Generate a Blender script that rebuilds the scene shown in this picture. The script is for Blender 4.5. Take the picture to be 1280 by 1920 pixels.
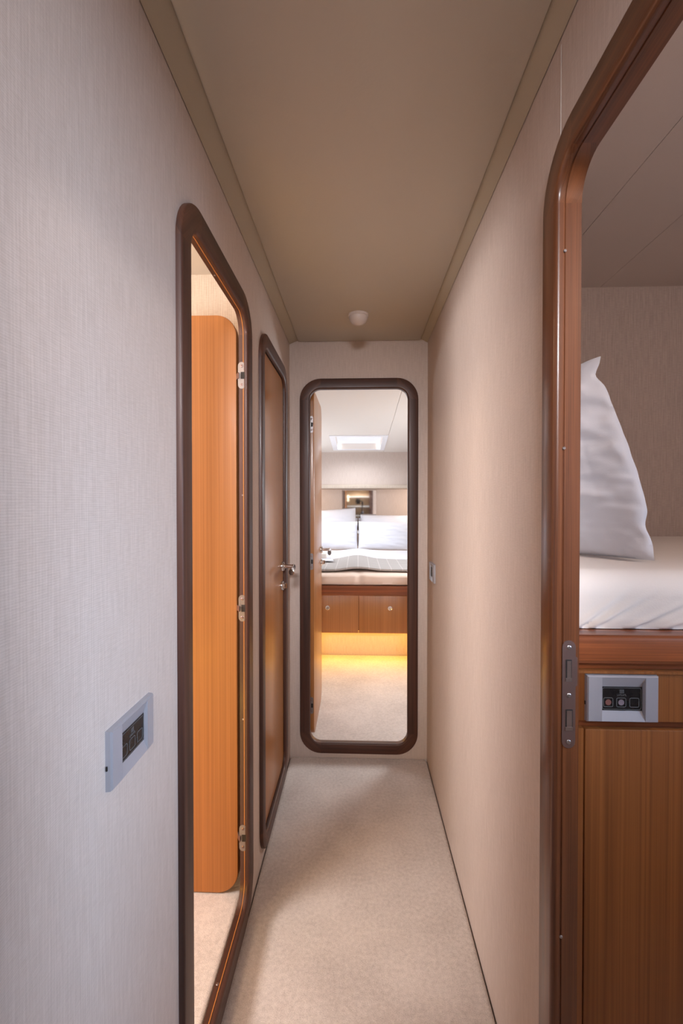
import bpy, bmesh, math, random
from math import sin, cos, pi, radians, sqrt
from mathutils import Vector, Matrix, noise

# ------------------------------------------------------------------ clear, camera, world, lights, exposure
for o in list(bpy.data.objects):
    bpy.data.objects.remove(o)
sc = bpy.context.scene
col = sc.collection
EYE = 1.242
cd = bpy.data.cameras.new('view_camera')
cam = bpy.data.objects.new('view_camera', cd); col.objects.link(cam)
F = 830.0
cd.sensor_fit = 'AUTO'; cd.sensor_width = 36.0; cd.lens = F * 36.0 / 1920.0
cd.shift_y = -10.0 / 1920.0
cd.clip_start = 0.02; cd.clip_end = 60
cam.location = (0, 0, EYE)
cam.rotation_euler = (pi / 2 - math.atan(10 / F), 0, math.atan(31 / F))
sc.camera = cam

sc.view_settings.view_transform = 'Standard'
sc.view_settings.look = 'None'
sc.view_settings.gamma = 1.0
sc.view_settings.use_curve_mapping = False
sc.view_settings.exposure = 1.10

w = bpy.data.worlds.new('world'); sc.world = w; w.use_nodes = True
w.node_tree.nodes['Background'].inputs[0].default_value = (0.55, 0.65, 0.8, 1)
w.node_tree.nodes['Background'].inputs[1].default_value = 0.4

def area(name, loc, aim, size, power, color, size_y=None, spread=180):
    l = bpy.data.lights.new(name, 'AREA'); l.energy = power; l.color = color
    l.shape = 'RECTANGLE'; l.size = size; l.size_y = size_y or size
    l.spread = radians(spread)
    o = bpy.data.objects.new(name, l); col.objects.link(o)
    o.location = loc
    o.rotation_euler = (Vector(aim) - Vector(loc)).to_track_quat('-Z', 'Y').to_euler()
    return o
def spot(name, loc, aim, power, color, angle, blend=0.3, radius=0.03):
    l = bpy.data.lights.new(name, 'SPOT'); l.energy = power; l.color = color
    l.spot_size = radians(angle); l.spot_blend = blend; l.shadow_soft_size = radius
    o = bpy.data.objects.new(name, l); col.objects.link(o)
    o.location = loc
    o.rotation_euler = (Vector(aim) - Vector(loc)).to_track_quat('-Z', 'Y').to_euler()
    return o
COOL = (0.50, 0.71, 1.0); DAY = (0.88, 0.94, 1.0); WARM = (1.0, 0.74, 0.50); AMBER = (1.0, 0.47, 0.05)
def bulb(name, loc, power, color, r=0.03):
    l = bpy.data.lights.new(name, 'POINT'); l.energy = power; l.color = color; l.shadow_soft_size = r
    o = bpy.data.objects.new(name, l); col.objects.link(o); o.location = loc
    return o
# daylight: companionway behind the camera, hatch and hull windows, with added fill lights among them
area('companionway_daylight', (0.95, -0.80, 1.90), (-0.33, 0.60, 0.78), 0.7, 4.6, COOL, 0.7, 74)
area('stair_fill', (0.0, -0.90, 1.96), (0.0, 2.1, 1.05), 0.30, 2.2, (0.96, 0.94, 0.98), 0.25, 46)  # added light behind the camera, brightens the end wall
area('shelf_fill', (0.0, -0.62, 1.96), (0.0, -1.2, 1.15), 0.2, 2.2, (1.0, 0.93, 0.86), 0.1, 90)  # added to brighten the shelves reflected in the mirror
area('hull_window_daylight', (1.50, 0.14, 1.32), (-0.33, 0.60, 0.95), 0.45, 1.5, COOL, 0.3, 60)
area('cabin_window_daylight', (-1.68, 0.55, 1.40), (0.33, 1.25, 1.10), 0.9, 20, (0.98, 0.91, 0.90), 0.5)
area('hatch_daylight', (0.01, 4.42, 1.815), (0.01, 4.30, 0.5), 0.40, 2.2, DAY, 0.55, 150)
area('aft_fill_right', (1.24, 3.3, 1.35), (-0.6, 2.9, 0.3), 0.7, 11.5, DAY, 0.3)  # fill light added at an unseen window of the far cabin
area('aft_fill_left', (-1.14, 4.2, 1.30), (0.3, 3.4, 0.7), 0.7, 8, DAY, 0.3)  # second unseen window light added to fill the far cabin
# lamps: amber strips, warm downlights, a reading lamp; berth and left ledge lights are added fill
area('bed_strip_light', (0.02, 3.315, 0.268), (0.02, 3.12, 0.0), 1.9, 1.7, AMBER, 0.015)
area('cabin_strip_light', (-0.80, 0.30, 0.24), (-0.80, 0.9, 0.2), 0.7, 2.6, (1.0, 0.55, 0.06), 0.03)
bulb('downlight_lamp', (-0.86, 0.60, 1.955), 4.8, WARM, 0.07)
bulb('berth_fill', (0.98, 0.20, 1.95), 5.0, (1.0, 0.89, 0.83))  # added to lift the dark berth cabin
bulb('downlight_lamp', (-1.05, 1.20, 1.93), 1.2, WARM)
area('reading_fill_lamp', (0.80, 5.0, 1.37), (0.6, 5.3, 0.9), 0.06, 1.3, (1.0, 0.82, 0.68))
area('reading_fill_lamp', (-0.75, 5.0, 1.37), (-0.6, 5.3, 0.9), 0.06, 1.3, (1.0, 0.82, 0.68))  # left one added to brighten the headboard wall

# ------------------------------------------------------------------ materials
MATS = {}
def nt(name):
    m = bpy.data.materials.new(name); m.use_nodes = True
    n = m.node_tree.nodes; l = m.node_tree.links
    return m, n, l, n['Principled BSDF']
def lin(r, g, b):
    f = lambda c: (c / 12.92 if c <= 0.04045 else ((c + 0.055) / 1.055) ** 2.4)
    return (f(r / 255), f(g / 255), f(b / 255), 1)
def plain(name, c, rough=0.5, metal=0.0, coat=0.0, emit=None, es=0.0, spec=0.5, bump=None):
    m, n, l, p = nt(name)
    p.inputs['Base Color'].default_value = c
    p.inputs['Roughness'].default_value = rough
    p.inputs['Metallic'].default_value = metal
    p.inputs['Coat Weight'].default_value = coat
    p.inputs['Specular IOR Level'].default_value = spec
    if emit:
        p.inputs['Emission Color'].default_value = emit
        p.inputs['Emission Strength'].default_value = es
    tc = n.new('ShaderNodeTexCoord')
    nz = n.new('ShaderNodeTexNoise'); nz.inputs['Scale'].default_value = (bump or (60, 0))[0]; nz.inputs['Detail'].default_value = 4
    l.new(tc.outputs['Object'], nz.inputs['Vector'])
    mr = n.new('ShaderNodeMapRange'); mr.inputs['To Min'].default_value = max(0.02, rough - 0.05); mr.inputs['To Max'].default_value = rough + 0.05
    l.new(nz.outputs['Fac'], mr.inputs['Value']); l.new(mr.outputs['Result'], p.inputs['Roughness'])
    if bump:
        b = n.new('ShaderNodeBump'); b.inputs['Strength'].default_value = bump[1]; b.inputs['Distance'].default_value = 0.002
        l.new(nz.outputs['Fac'], b.inputs['Height']); l.new(b.outputs['Normal'], p.inputs['Normal'])
    return m
def wood(name, light, dark, rough=0.35, coat=0.3, across=55, along=1.6, pores=0.5, contrast=(0.32, 0.68)):
    m, n, l, p = nt(name)
    uv = n.new('ShaderNodeUVMap'); uv.uv_map = 'UVMap'
    def noise_at(sx, sy, det, dist=0.0):
        mp = n.new('ShaderNodeMapping'); mp.inputs['Scale'].default_value = (sx, sy, 1)
        l.new(uv.outputs['UV'], mp.inputs['Vector'])
        z = n.new('ShaderNodeTexNoise'); z.inputs['Scale'].default_value = 1; z.inputs['Detail'].default_value = det
        z.inputs['Distortion'].default_value = dist
        l.new(mp.outputs['Vector'], z.inputs['Vector']); return z
    a = noise_at(along, across, 5, 0.3)
    b = noise_at(along * 3, across * 9, 2)
    c = noise_at(along * 0.6, across * 0.16, 2)
    r = n.new('ShaderNodeValToRGB')
    r.color_ramp.elements[0].position = contrast[0]; r.color_ramp.elements[0].color = dark
    r.color_ramp.elements[1].position = contrast[1]; r.color_ramp.elements[1].color = light
    add = n.new('ShaderNodeMath'); add.operation = 'MULTIPLY_ADD'; add.inputs[1].default_value = 0.35; 
    l.new(b.outputs['Fac'], add.inputs[0])
    mm = n.new('ShaderNodeMath'); mm.operation = 'MULTIPLY_ADD'; mm.inputs[1].default_value = 0.30
    l.new(c.outputs['Fac'], mm.inputs[0])
    sc_ = n.new('ShaderNodeMath'); sc_.operation = 'MULTIPLY_ADD'; sc_.inputs[1].default_value = 0.6; sc_.inputs[2].default_value = -0.125
    l.new(a.outputs['Fac'], sc_.inputs[0])
    l.new(sc_.outputs[0], mm.inputs[2]); l.new(mm.outputs[0], add.inputs[2])
    l.new(add.outputs[0], r.inputs['Fac'])
    l.new(r.outputs['Color'], p.inputs['Base Color'])
    p.inputs['Roughness'].default_value = rough
    p.inputs['Coat Weight'].default_value = coat; p.inputs['Coat Roughness'].default_value = 0.18
    bp = n.new('ShaderNodeBump'); bp.inputs['Strength'].default_value = 0.08 * pores; bp.inputs['Distance'].default_value = 0.001
    l.new(b.outputs['Fac'], bp.inputs['Height']); l.new(bp.outputs['Normal'], p.inputs['Normal'])
    return m
def fabric(name, c1, c2, period=0.0045, rough=0.85, rib=0.35):
    m, n, l, p = nt(name)
    tc = n.new('ShaderNodeTexCoord'); sx = n.new('ShaderNodeSeparateXYZ'); l.new(tc.outputs['Object'], sx.inputs[0])
    h = n.new('ShaderNodeMath'); h.operation = 'ADD'; l.new(sx.outputs['X'], h.inputs[0]); l.new(sx.outputs['Y'], h.inputs[1])
    cb = n.new('ShaderNodeCombineXYZ'); l.new(h.outputs[0], cb.inputs['X']); l.new(sx.outputs['Z'], cb.inputs['Y'])
    def nz(sx_, sy_, det):
        mp = n.new('ShaderNodeMapping'); mp.inputs['Scale'].default_value = (sx_, sy_, 1); l.new(cb.outputs[0], mp.inputs['Vector'])
        z = n.new('ShaderNodeTexNoise'); z.inputs['Scale'].default_value = 1; z.inputs['Detail'].default_value = det
        l.new(mp.outputs[0], z.inputs['Vector']); return z
    streak = nz(260, 14, 2); horiz = nz(60, 420, 1); grain = nz(800, 800, 1)
    wv = n.new('ShaderNodeMath'); wv.operation = 'MULTIPLY'; wv.inputs[1].default_value = 2 * pi / period; l.new(h.outputs[0], wv.inputs[0])
    sn = n.new('ShaderNodeMath'); sn.operation = 'SINE'; l.new(wv.outputs[0], sn.inputs[0])
    wz = n.new('ShaderNodeMath'); wz.operation = 'MULTIPLY'; wz.inputs[1].default_value = 2 * pi / (period * 0.62); l.new(sx.outputs['Z'], wz.inputs[0])
    sz = n.new('ShaderNodeMath'); sz.operation = 'SINE'; l.new(wz.outputs[0], sz.inputs[0])
    s1 = n.new('ShaderNodeMath'); s1.operation = 'MULTIPLY_ADD'; s1.inputs[1].default_value = 0.45; l.new(streak.outputs['Fac'], s1.inputs[0])
    s2 = n.new('ShaderNodeMath'); s2.operation = 'MULTIPLY_ADD'; s2.inputs[1].default_value = 0.30; l.new(horiz.outputs['Fac'], s2.inputs[0])
    s3 = n.new('ShaderNodeMath'); s3.operation = 'MULTIPLY'; s3.inputs[1].default_value = 0.25; l.new(grain.outputs['Fac'], s3.inputs[0])
    l.new(s3.outputs[0], s2.inputs[2]); l.new(s2.outputs[0], s1.inputs[2])
    s4 = n.new('ShaderNodeMath'); s4.operation = 'MULTIPLY_ADD'; s4.inputs[1].default_value = 0.10 * rib; l.new(sn.outputs[0], s4.inputs[0]); l.new(s1.outputs[0], s4.inputs[2])
    s5 = n.new('ShaderNodeMath'); s5.operation = 'MULTIPLY_ADD'; s5.inputs[1].default_value = 0.06; l.new(sz.outputs[0], s5.inputs[0]); l.new(s4.outputs[0], s5.inputs[2])
    r = n.new('ShaderNodeValToRGB'); r.color_ramp.elements[0].position = 0.33; r.color_ramp.elements[0].color = c2
    r.color_ramp.elements[1].position = 0.67; r.color_ramp.elements[1].color = c1
    l.new(s5.outputs[0], r.inputs['Fac']); l.new(r.outputs['Color'], p.inputs['Base Color'])
    p.inputs['Roughness'].default_value = rough; p.inputs['Specular IOR Level'].default_value = 0.2
    b = n.new('ShaderNodeBump'); b.inputs['Strength'].default_value = 0.25; b.inputs['Distance'].default_value = 0.0010
    l.new(s5.outputs[0], b.inputs['Height']); l.new(b.outputs['Normal'], p.inputs['Normal'])
    return m
def carpet_mat(name, c1, c2):
    m, n, l, p = nt(name)
    tc = n.new('ShaderNodeTexCoord')
    def nz(s, d):
        z = n.new('ShaderNodeTexNoise'); z.inputs['Scale'].default_value = s; z.inputs['Detail'].default_value = d
        l.new(tc.outputs['Object'], z.inputs['Vector']); return z
    big, mid, fine = nz(5, 3), nz(90, 4), nz(420, 2)
    a = n.new('ShaderNodeMath'); a.operation = 'MULTIPLY_ADD'; a.inputs[1].default_value = 0.4; l.new(fine.outputs['Fac'], a.inputs[0])
    b = n.new('ShaderNodeMath'); b.operation = 'MULTIPLY_ADD'; b.inputs[1].default_value = 0.3; l.new(mid.outputs['Fac'], b.inputs[0])
    c = n.new('ShaderNodeMath'); c.operation = 'MULTIPLY'; c.inputs[1].default_value = 0.3; l.new(big.outputs['Fac'], c.inputs[0])
    l.new(c.outputs[0], b.inputs[2]); l.new(b.outputs[0], a.inputs[2])
    r = n.new('ShaderNodeValToRGB'); r.color_ramp.elements[0].position = 0.36; r.color_ramp.elements[0].color = c2
    r.color_ramp.elements[1].position = 0.60; r.color_ramp.elements[1].color = c1
    l.new(a.outputs[0], r.inputs['Fac']); l.new(r.outputs['Color'], p.inputs['Base Color'])
    p.inputs['Roughness'].default_value = 0.95; p.inputs['Specular IOR Level'].default_value = 0.05
    p.inputs['Sheen Weight'].default_value = 0.25
    bp = n.new('ShaderNodeBump'); bp.inputs['Strength'].default_value = 0.55; bp.inputs['Distance'].default_value = 0.004
    l.new(a.outputs[0], bp.inputs['Height']); l.new(bp.outputs['Normal'], p.inputs['Normal'])
    return m
def checked(name, base, line):
    m, n, l, p = nt(name)
    tc = n.new('ShaderNodeTexCoord')
    br = n.new('ShaderNodeTexBrick'); br.offset = 0.0; br.squash = 1.0
    br.inputs['Color1'].default_value = base; br.inputs['Color2'].default_value = base; br.inputs['Mortar'].default_value = line
    br.inputs['Scale'].default_value = 1.0; br.inputs['Mortar Size'].default_value = 0.0035
    br.inputs['Brick Width'].default_value = 0.085; br.inputs['Row Height'].default_value = 0.085
    l.new(tc.outputs['Object'], br.inputs['Vector'])
    l.new(br.outputs['Color'], p.inputs['Base Color']); p.inputs['Roughness'].default_value = 0.9
    p.inputs['Specular IOR Level'].default_value = 0.1
    nz = n.new('ShaderNodeTexNoise'); nz.inputs['Scale'].default_value = 400; l.new(tc.outputs['Object'], nz.inputs['Vector'])
    bp = n.new('ShaderNodeBump'); bp.inputs['Strength'].default_value = 0.2; bp.inputs['Distance'].default_value = 0.002
    l.new(nz.outputs['Fac'], bp.inputs['Height']); l.new(bp.outputs['Normal'], p.inputs['Normal'])
    return m

M = MATS
M['wall'] = fabric('beige_rib_fabric', lin(214, 199, 190), lin(196, 180, 170))
M['cabin_wall'] = fabric('cream_rib_fabric', lin(216, 202, 188), lin(186, 170, 154), 0.006, rib=1.3)
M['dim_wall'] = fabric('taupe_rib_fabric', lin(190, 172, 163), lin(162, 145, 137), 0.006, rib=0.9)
M['ceiling'] = plain('cream_vinyl', lin(203, 194, 178), 0.6, bump=(160, 0.12))
M['cove'] = plain('greige_vinyl', lin(178, 166, 145), 0.6, bump=(160, 0.12))
M['cabin_ceiling'] = plain('pale_vinyl', lin(222, 214, 206), 0.6, bump=(160, 0.1))
M['gray_ceiling'] = plain('taupe_vinyl', lin(206, 192, 184), 0.65, bump=(160, 0.1))
M['gap'] = plain('dark_gap', lin(40, 32, 28), 0.9)
M['casing'] = wood('dark_mahogany', lin(88, 53, 41), lin(47, 27, 20), 0.48, 0.08, 70, 1.6)
M['casing_corner'] = wood('mahogany_corner', lin(98, 60, 44), lin(56, 32, 23), 0.48, 0.08, 60, 2.0)
M['casing_red'] = wood('red_mahogany', lin(128, 76, 44), lin(74, 39, 21), 0.36, 0.3, 60, 1.4)
M['casing_red_corner'] = wood('red_mahogany_corner', lin(130, 78, 44), lin(80, 44, 24), 0.36, 0.3, 55, 1.8)
M['teak'] = wood('satin_teak', lin(174, 114, 60), lin(138, 86, 42), 0.34, 0.25, 170, 0.9, contrast=(0.25, 0.62))
M['teak_satin'] = wood('open_leaf_teak', lin(174, 114, 60), lin(138, 86, 42), 0.50, 0.03, 170, 0.9, contrast=(0.25, 0.62))
M['teak_dark'] = wood('cabinet_teak', lin(160, 99, 49), lin(116, 67, 30), 0.42, 0.12, 180, 1.0)
M['rail'] = wood('rail_mahogany', lin(160, 88, 46), lin(92, 44, 22), 0.32, 0.3, 60, 1.3)
M['groove_glint'] = plain('tan_groove_glint', lin(196, 128, 70), 0.35)  # tan colour stands for light reflected by the frame groove
M['steel'] = plain('brushed_steel', lin(196, 194, 196), 0.30, 1.0)
M['satin_steel'] = plain('satin_steel', lin(150, 143, 142), 0.40, 0.9)
M['bronze_steel'] = plain('worn_steel', lin(150, 128, 124), 0.40, 0.9)
M['chrome'] = plain('chrome', lin(225, 225, 228), 0.10, 1.0)
M['dark'] = plain('dark_cavity', lin(36, 28, 26), 0.6)
M['silver'] = plain('silver_plastic', lin(172, 172, 180), 0.40, 0.30)
M['black'] = plain('black_plastic', lin(22, 22, 24), 0.28)
M['outline'] = plain('grey_print', lin(96, 98, 100), 0.5)
M['led_red'] = plain('red_indicator', lin(126, 84, 78), 0.4)
M['led_grey'] = plain('pale_indicator', lin(130, 118, 128), 0.4)
M['white_plastic'] = plain('white_plastic', lin(214, 204, 200), 0.22)
M['linen'] = plain('white_linen', lin(218, 219, 227), 0.85, spec=0.15, bump=(320, 0.12))
M['sheet'] = plain('pale_sheet', lin(232, 222, 214), 0.85, spec=0.15, bump=(320, 0.12))
M['cream_sheet'] = plain('cream_sheet', lin(230, 208, 192), 0.85, spec=0.15, bump=(320, 0.12))
M['blanket'] = checked('grey_check', lin(172, 166, 163), lin(192, 187, 184))
M['blanket_edge'] = plain('blanket_binding', lin(166, 146, 134), 0.9)
M['carpet'] = carpet_mat('cream_carpet', lin(232, 222, 215), lin(194, 183, 176))
M['subfloor'] = plain('subfloor', lin(96, 80, 66), 0.9)
M['mirror'] = plain('mirror_glass', (0.9, 0.9, 0.9, 1), 0.015, 1.0)
M['hatch_white'] = plain('white_gelcoat', lin(236, 236, 240), 0.4)
M['blind'] = plain('lit_blind', lin(150, 150, 155), 0.8, emit=lin(236, 238, 250), es=0.36)
M['daylight_gap'] = plain('daylight_gap', lin(255, 255, 255), 0.8, emit=(1, 1, 1, 1), es=3.0)
M['window_glow'] = plain('lit_window_pane', lin(220, 230, 240), 0.3, emit=(0.75, 0.87, 1, 1), es=1.5)
M['amber_led'] = plain('amber_led_strip', lin(255, 200, 90), 0.4, emit=(1, 0.55, 0.05, 1), es=6)
M['warm_led'] = plain('warm_led_disc', lin(255, 230, 200), 0.4, emit=(1, 0.78, 0.5, 1), es=4)
M['rubber'] = plain('black_rubber', lin(18, 18, 19), 0.5)
M['white_shelf'] = plain('white_shelf_edge', lin(240, 240, 240), 0.5)
M['tan'] = plain('tan_panel', lin(190, 158, 122), 0.6)
M['thread'] = plain('pale_thread', lin(214, 206, 200), 0.8)

# ------------------------------------------------------------------ mesh helpers
class MB:
    def __init__(s):
        s.v = []; s.f = []; s.uv = []; s.mi = []
    def add(s, vs, fs, uvs=None, mi=0):
        b = len(s.v); s.v += [Vector(v) for v in vs]
        for k, f in enumerate(fs):
            s.f.append([b + i for i in f]); s.uv.append(uvs[k] if uvs else None); s.mi.append(mi if isinstance(mi, int) else mi[k])
    def box(s, a, b, mi=0):
        (x0, y0, z0), (x1, y1, z1) = a, b
        s.add([(x0, y0, z0), (x1, y0, z0), (x1, y1, z0), (x0, y1, z0), (x0, y0, z1), (x1, y0, z1), (x1, y1, z1), (x0, y1, z1)],
              [(0, 3, 2, 1), (4, 5, 6, 7), (0, 1, 5, 4), (1, 2, 6, 5), (2, 3, 7, 6), (3, 0, 4, 7)], mi=mi)
    def hexa(s, p, mi=0):
        s.add(p, [(0, 3, 2, 1), (4, 5, 6, 7), (0, 1, 5, 4), (1, 2, 6, 5), (2, 3, 7, 6), (3, 0, 4, 7)], mi=mi)
    def tube(s, pts, rad, n=14, flat=(1, 1), mi=0, upv=(0, 0, 1)):
        pts = [Vector(p) for p in pts]
        if not isinstance(rad, (list, tuple)): rad = [rad] * len(pts)
        vs = []; fs = []
        for i, p in enumerate(pts):
            d = (pts[min(i + 1, len(pts) - 1)] - pts[max(i - 1, 0)]).normalized()
            u = Vector(upv)
            if abs(d.dot(u)) > 0.9: u = Vector((1, 0, 0)) if abs(d.x) < 0.9 else Vector((0, 1, 0))
            a = d.cross(u).normalized(); b = a.cross(d)
            for k in range(n):
                t = 2 * pi * k / n
                vs.append(p + (a * cos(t) * flat[0] + b * sin(t) * flat[1]) * rad[i])
        for i in range(len(pts) - 1):
            for k in range(n):
                k2 = (k + 1) % n
                fs.append((i * n + k, i * n + k2, (i + 1) * n + k2, (i + 1) * n + k))
        fs.append(tuple(range(n - 1, -1, -1))); fs.append(tuple((len(pts) - 1) * n + k for k in range(n)))
        s.add(vs, fs, mi=mi)
    def cyl(s, p, q, r, n=20, bev=0.0, mi=0):
        p, q = Vector(p), Vector(q); d = (q - p).normalized()
        if bev: s.tube([p, q - d * bev, q - d * bev * 0.3, q], [r, r, r - bev * 0.4, r - bev], n, mi=mi)
        else: s.tube([p, q], r, n, mi=mi)
    def lathe(s, base, axis, prof, n=28, mi=0):
        base = Vector(base); axis = Vector(axis).normalized()
        u = Vector((0, 0, 1)) if abs(axis.z) < 0.9 else Vector((1, 0, 0))
        a = axis.cross(u).normalized(); b = axis.cross(a)
        vs = []; fs = []
        for (r, h) in prof:
            for k in range(n):
                t = 2 * pi * k / n
                vs.append(base + axis * h + (a * cos(t) + b * sin(t)) * max(r, 1e-5))
        for i in range(len(prof) - 1):
            for k in range(n):
                k2 = (k + 1) % n
                fs.append((i * n + k, i * n + k2, (i + 1) * n + k2, (i + 1) * n + k))
        fs.append(tuple(range(n - 1, -1, -1))); fs.append(tuple((len(prof) - 1) * n + k for k in range(n)))
        s.add(vs, fs, mi=mi)
    def build(s, name, mats, parent=None, grain='z', inv=None, smooth=35, recalc=True):
        me = bpy.data.meshes.new(name)
        me.from_pydata([tuple(v) for v in s.v], [], s.f)
        if not isinstance(mats, (list, tuple)): mats = [mats]
        for m in mats: me.materials.append(m)
        ul = me.uv_layers.new(name='UVMap')
        ax = 'xyz'.index(grain); oth = [i for i in range(3) if i != ax]
        for p in me.polygons:
            p.material_index = s.mi[p.index]; p.use_smooth = True
            given = s.uv[p.index]
            for k, li in enumerate(p.loop_indices):
                c = s.v[p.vertices[k]]
                ul.data[li].uv = given[k] if given else (c[ax], c[oth[0]] + c[oth[1]] * 0.93)
        if recalc:
            bm = bmesh.new(); bm.from_mesh(me); bmesh.ops.recalc_face_normals(bm, faces=bm.faces); bm.to_mesh(me); bm.free()
        me.set_sharp_from_angle(angle=radians(smooth))
        o = bpy.data.objects.new(name, me); col.objects.link(o)
        if parent:
            o.parent = parent
            if parent.type == 'EMPTY': o.matrix_parent_inverse = Matrix.Translation(-Vector(parent.location))
        return o
def tag(o, label, cat, group=None, kind=None):
    o['label'] = label; o['category'] = cat
    if group: o['group'] = group
    if kind: o['kind'] = kind
    return o
def empty(name, loc, label, cat, group=None, kind=None):
    o = bpy.data.objects.new(name, None); col.objects.link(o); o.location = loc; o.empty_display_size = 0.05
    return tag(o, label, cat, group, kind)
def frame(o, U, N):
    o, U, N = Vector(o), Vector(U), Vector(N)
    return lambda u, n, z: o + U * u + N * n + Vector((0, 0, z))

NC = 10
def stations(u0, u1, z0, z1, r):
    out = []
    for ci, (cx, cz) in enumerate(((u1 - r, z1 - r), (u0 + r, z1 - r), (u0 + r, z0 + r), (u1 - r, z0 + r))):
        for k in range(NC + 1):
            t = (ci + k / NC) * pi / 2
            out.append((ci, k, cx, cz, cos(t), sin(t)))
    return out
def ring(mb, T, rect, r, prof, mi_c=0, mi_s=0, only=None):
    """sweep the closed profile [(w, n)] round a rounded rectangle; w is the offset outward from it"""
    st = stations(*rect, r); np_ = len(prof); vs = []
    for (ci, k, cx, cz, c, s_) in st:
        for (w_, n_) in prof:
            vs.append(T(cx + (r + w_) * c, n_, cz + (r + w_) * s_))
    al = [0]
    for j in range(np_): al.append(al[-1] + math.dist(prof[j], prof[(j + 1) % np_]))
    fs, uvs, mi = [], [], []
    m = len(st)
    for i in range(m):
        i2 = (i + 1) % m; ci, k = st[i][0], st[i][1]; corner = k < NC
        if corner:
            a = (ci * pi / 2) + pi / 4; td = (-sin(a), cos(a)); nd = (cos(a), sin(a))
        for j in range(np_):
            j2 = (j + 1) % np_
            fs.append((i * np_ + j, i * np_ + j2, i2 * np_ + j2, i2 * np_ + j))
            q = []
            for (ii, jj, aa) in ((i, j, al[j]), (i, j2, al[j + 1]), (i2, j2, al[j + 1]), (i2, j, al[j])):
                _, _, cx, cz, c, s_ = st[ii]; w_, n_ = prof[jj]
                pu, pz = cx + (r + w_) * c, cz + (r + w_) * s_
                if corner: q.append((pu * td[0] + pz * td[1] + ci * 3.7, pu * nd[0] + pz * nd[1] + n_ * 1.3))
                else: q.append(((pz if ci in (3, 1) else pu) + ci * 5.1, aa + ci * 2.3))
            uvs.append(q); mi.append(mi_c if corner else mi_s)
    mb.add(vs, fs, uvs, mi)
def slab(mb, T, rect, r, n0, n1, bev=0.003):
    st = stations(*rect, r); loops = ((-bev, n0), (-bev * 0.3, n0 + bev * 0.3), (0, n0 + bev), (0, n1 - bev), (-bev * 0.3, n1 - bev * 0.3), (-bev, n1))
    vs = []
    for (_, _, cx, cz, c, s_) in st:
        for (w_, n_) in loops: vs.append(T(cx + (r + w_) * c, n_, cz + (r + w_) * s_))
    m = len(st); L = len(loops); fs = []
    for i in range(m):
        i2 = (i + 1) % m
        for j in range(L - 1): fs.append((i * L + j, i * L + j + 1, i2 * L + j + 1, i2 * L + j))
    fs.append([i * L for i in range(m)]); fs.append([i * L + L - 1 for i in range(m)][::-1])
    mb.add(vs, fs)
def wall_panel(mb, T, ua, ub, za, zb, t, hole=None):
    if hole is None:
        mb.hexa([T(ua, 0, za), T(ub, 0, za), T(ub, -t, za), T(ua, -t, za), T(ua, 0, zb), T(ub, 0, zb), T(ub, -t, zb), T(ua, -t, zb)]); return
    u0, u1, z0, z1, r = hole
    st = stations(u0, u1, z0, z1, r); inner = []; outer = []
    corner = ((ub, zb), (ua, zb), (ua, za), (ub, za)); h = NC // 2
    for (ci, k, cx, cz, c, s_) in st:
        inner.append((cx + r * c, cz + r * s_)); X, Z = corner[ci]
        a = (X, cz) if ci in (0, 2) else (cx, Z)
        b = (cx, Z) if ci in (0, 2) else (X, cz)
        if k <= h: f = k / h; outer.append((a[0] + (X - a[0]) * f, a[1] + (Z - a[1]) * f))
        else: f = (k - h) / (NC - h); outer.append((X + (b[0] - X) * f, Z + (b[1] - Z) * f))
    m = len(st); vs = []
    for (u, z) in inner: vs += [T(u, 0, z), T(u, -t, z)]
    for (u, z) in outer: vs += [T(u, 0, z), T(u, -t, z)]
    fs = []
    for i in range(m):
        j = (i + 1) % m
        fs += [(2 * i, 2 * j, 2 * m + 2 * j, 2 * m + 2 * i), (2 * i + 1, 2 * m + 2 * i + 1, 2 * m + 2 * j + 1, 2 * j + 1),
               (2 * i, 2 * i + 1, 2 * j + 1, 2 * j), (2 * m + 2 * i, 2 * m + 2 * j, 2 * m + 2 * j + 1, 2 * m + 2 * i + 1)]
    mb.add(vs, fs)
def strip(mb, pts, n0, n1, T):                       # flat polygon (u, z) given thickness
    k = len(pts); vs = [T(u, n0, z) for u, z in pts] + [T(u, n1, z) for u, z in pts]
    mb.add(vs, [list(range(k)), list(range(2 * k - 1, k - 1, -1))] + [(i, (i + 1) % k, k + (i + 1) % k, k + i) for i in range(k)])
def stadium(hw, hh, cu=0.0, cz=0.0, n=8):
    pts = []
    for k in range(n + 1): t = pi * k / n; pts.append((cu + hw * cos(t), cz + hh - hw + hw * sin(t)))
    for k in range(n + 1): t = pi + pi * k / n; pts.append((cu + hw * cos(t), cz - hh + hw + hw * sin(t)))
    return pts
def extrude_x(mb, prof, xs, disp=None, closed=True, mi=0):
    n = len(prof); vs = []
    for i, x in enumerate(xs):
        for j, (y, z) in enumerate(prof):
            d = disp(x, j, y, z) if disp else (0, 0, 0)
            vs.append((x + d[0], y + d[1], z + d[2]))
    fs = []
    for i in range(len(xs) - 1):
        for j in range(n if closed else n - 1):
            j2 = (j + 1) % n; fs.append((i * n + j, i * n + j2, (i + 1) * n + j2, (i + 1) * n + j))
    if closed: fs.append(list(range(n - 1, -1, -1))); fs.append([(len(xs) - 1) * n + j for j in range(n)])
    mb.add(vs, fs, mi=mi)
def resample(pts, step):
    out = []
    for i in range(len(pts)):
        a, b = Vector(pts[i]), Vector(pts[(i + 1) % len(pts)]); k = max(1, int((b - a).length / step))
        for j in range(k): out.append(tuple(a.lerp(b, j / k)))
    return out
def linspace(a, b, n): return [a + (b - a) * i / (n - 1) for i in range(n)]
def nz(x, y=0, z=0): return noise.noise(Vector((x, y, z)))

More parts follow.
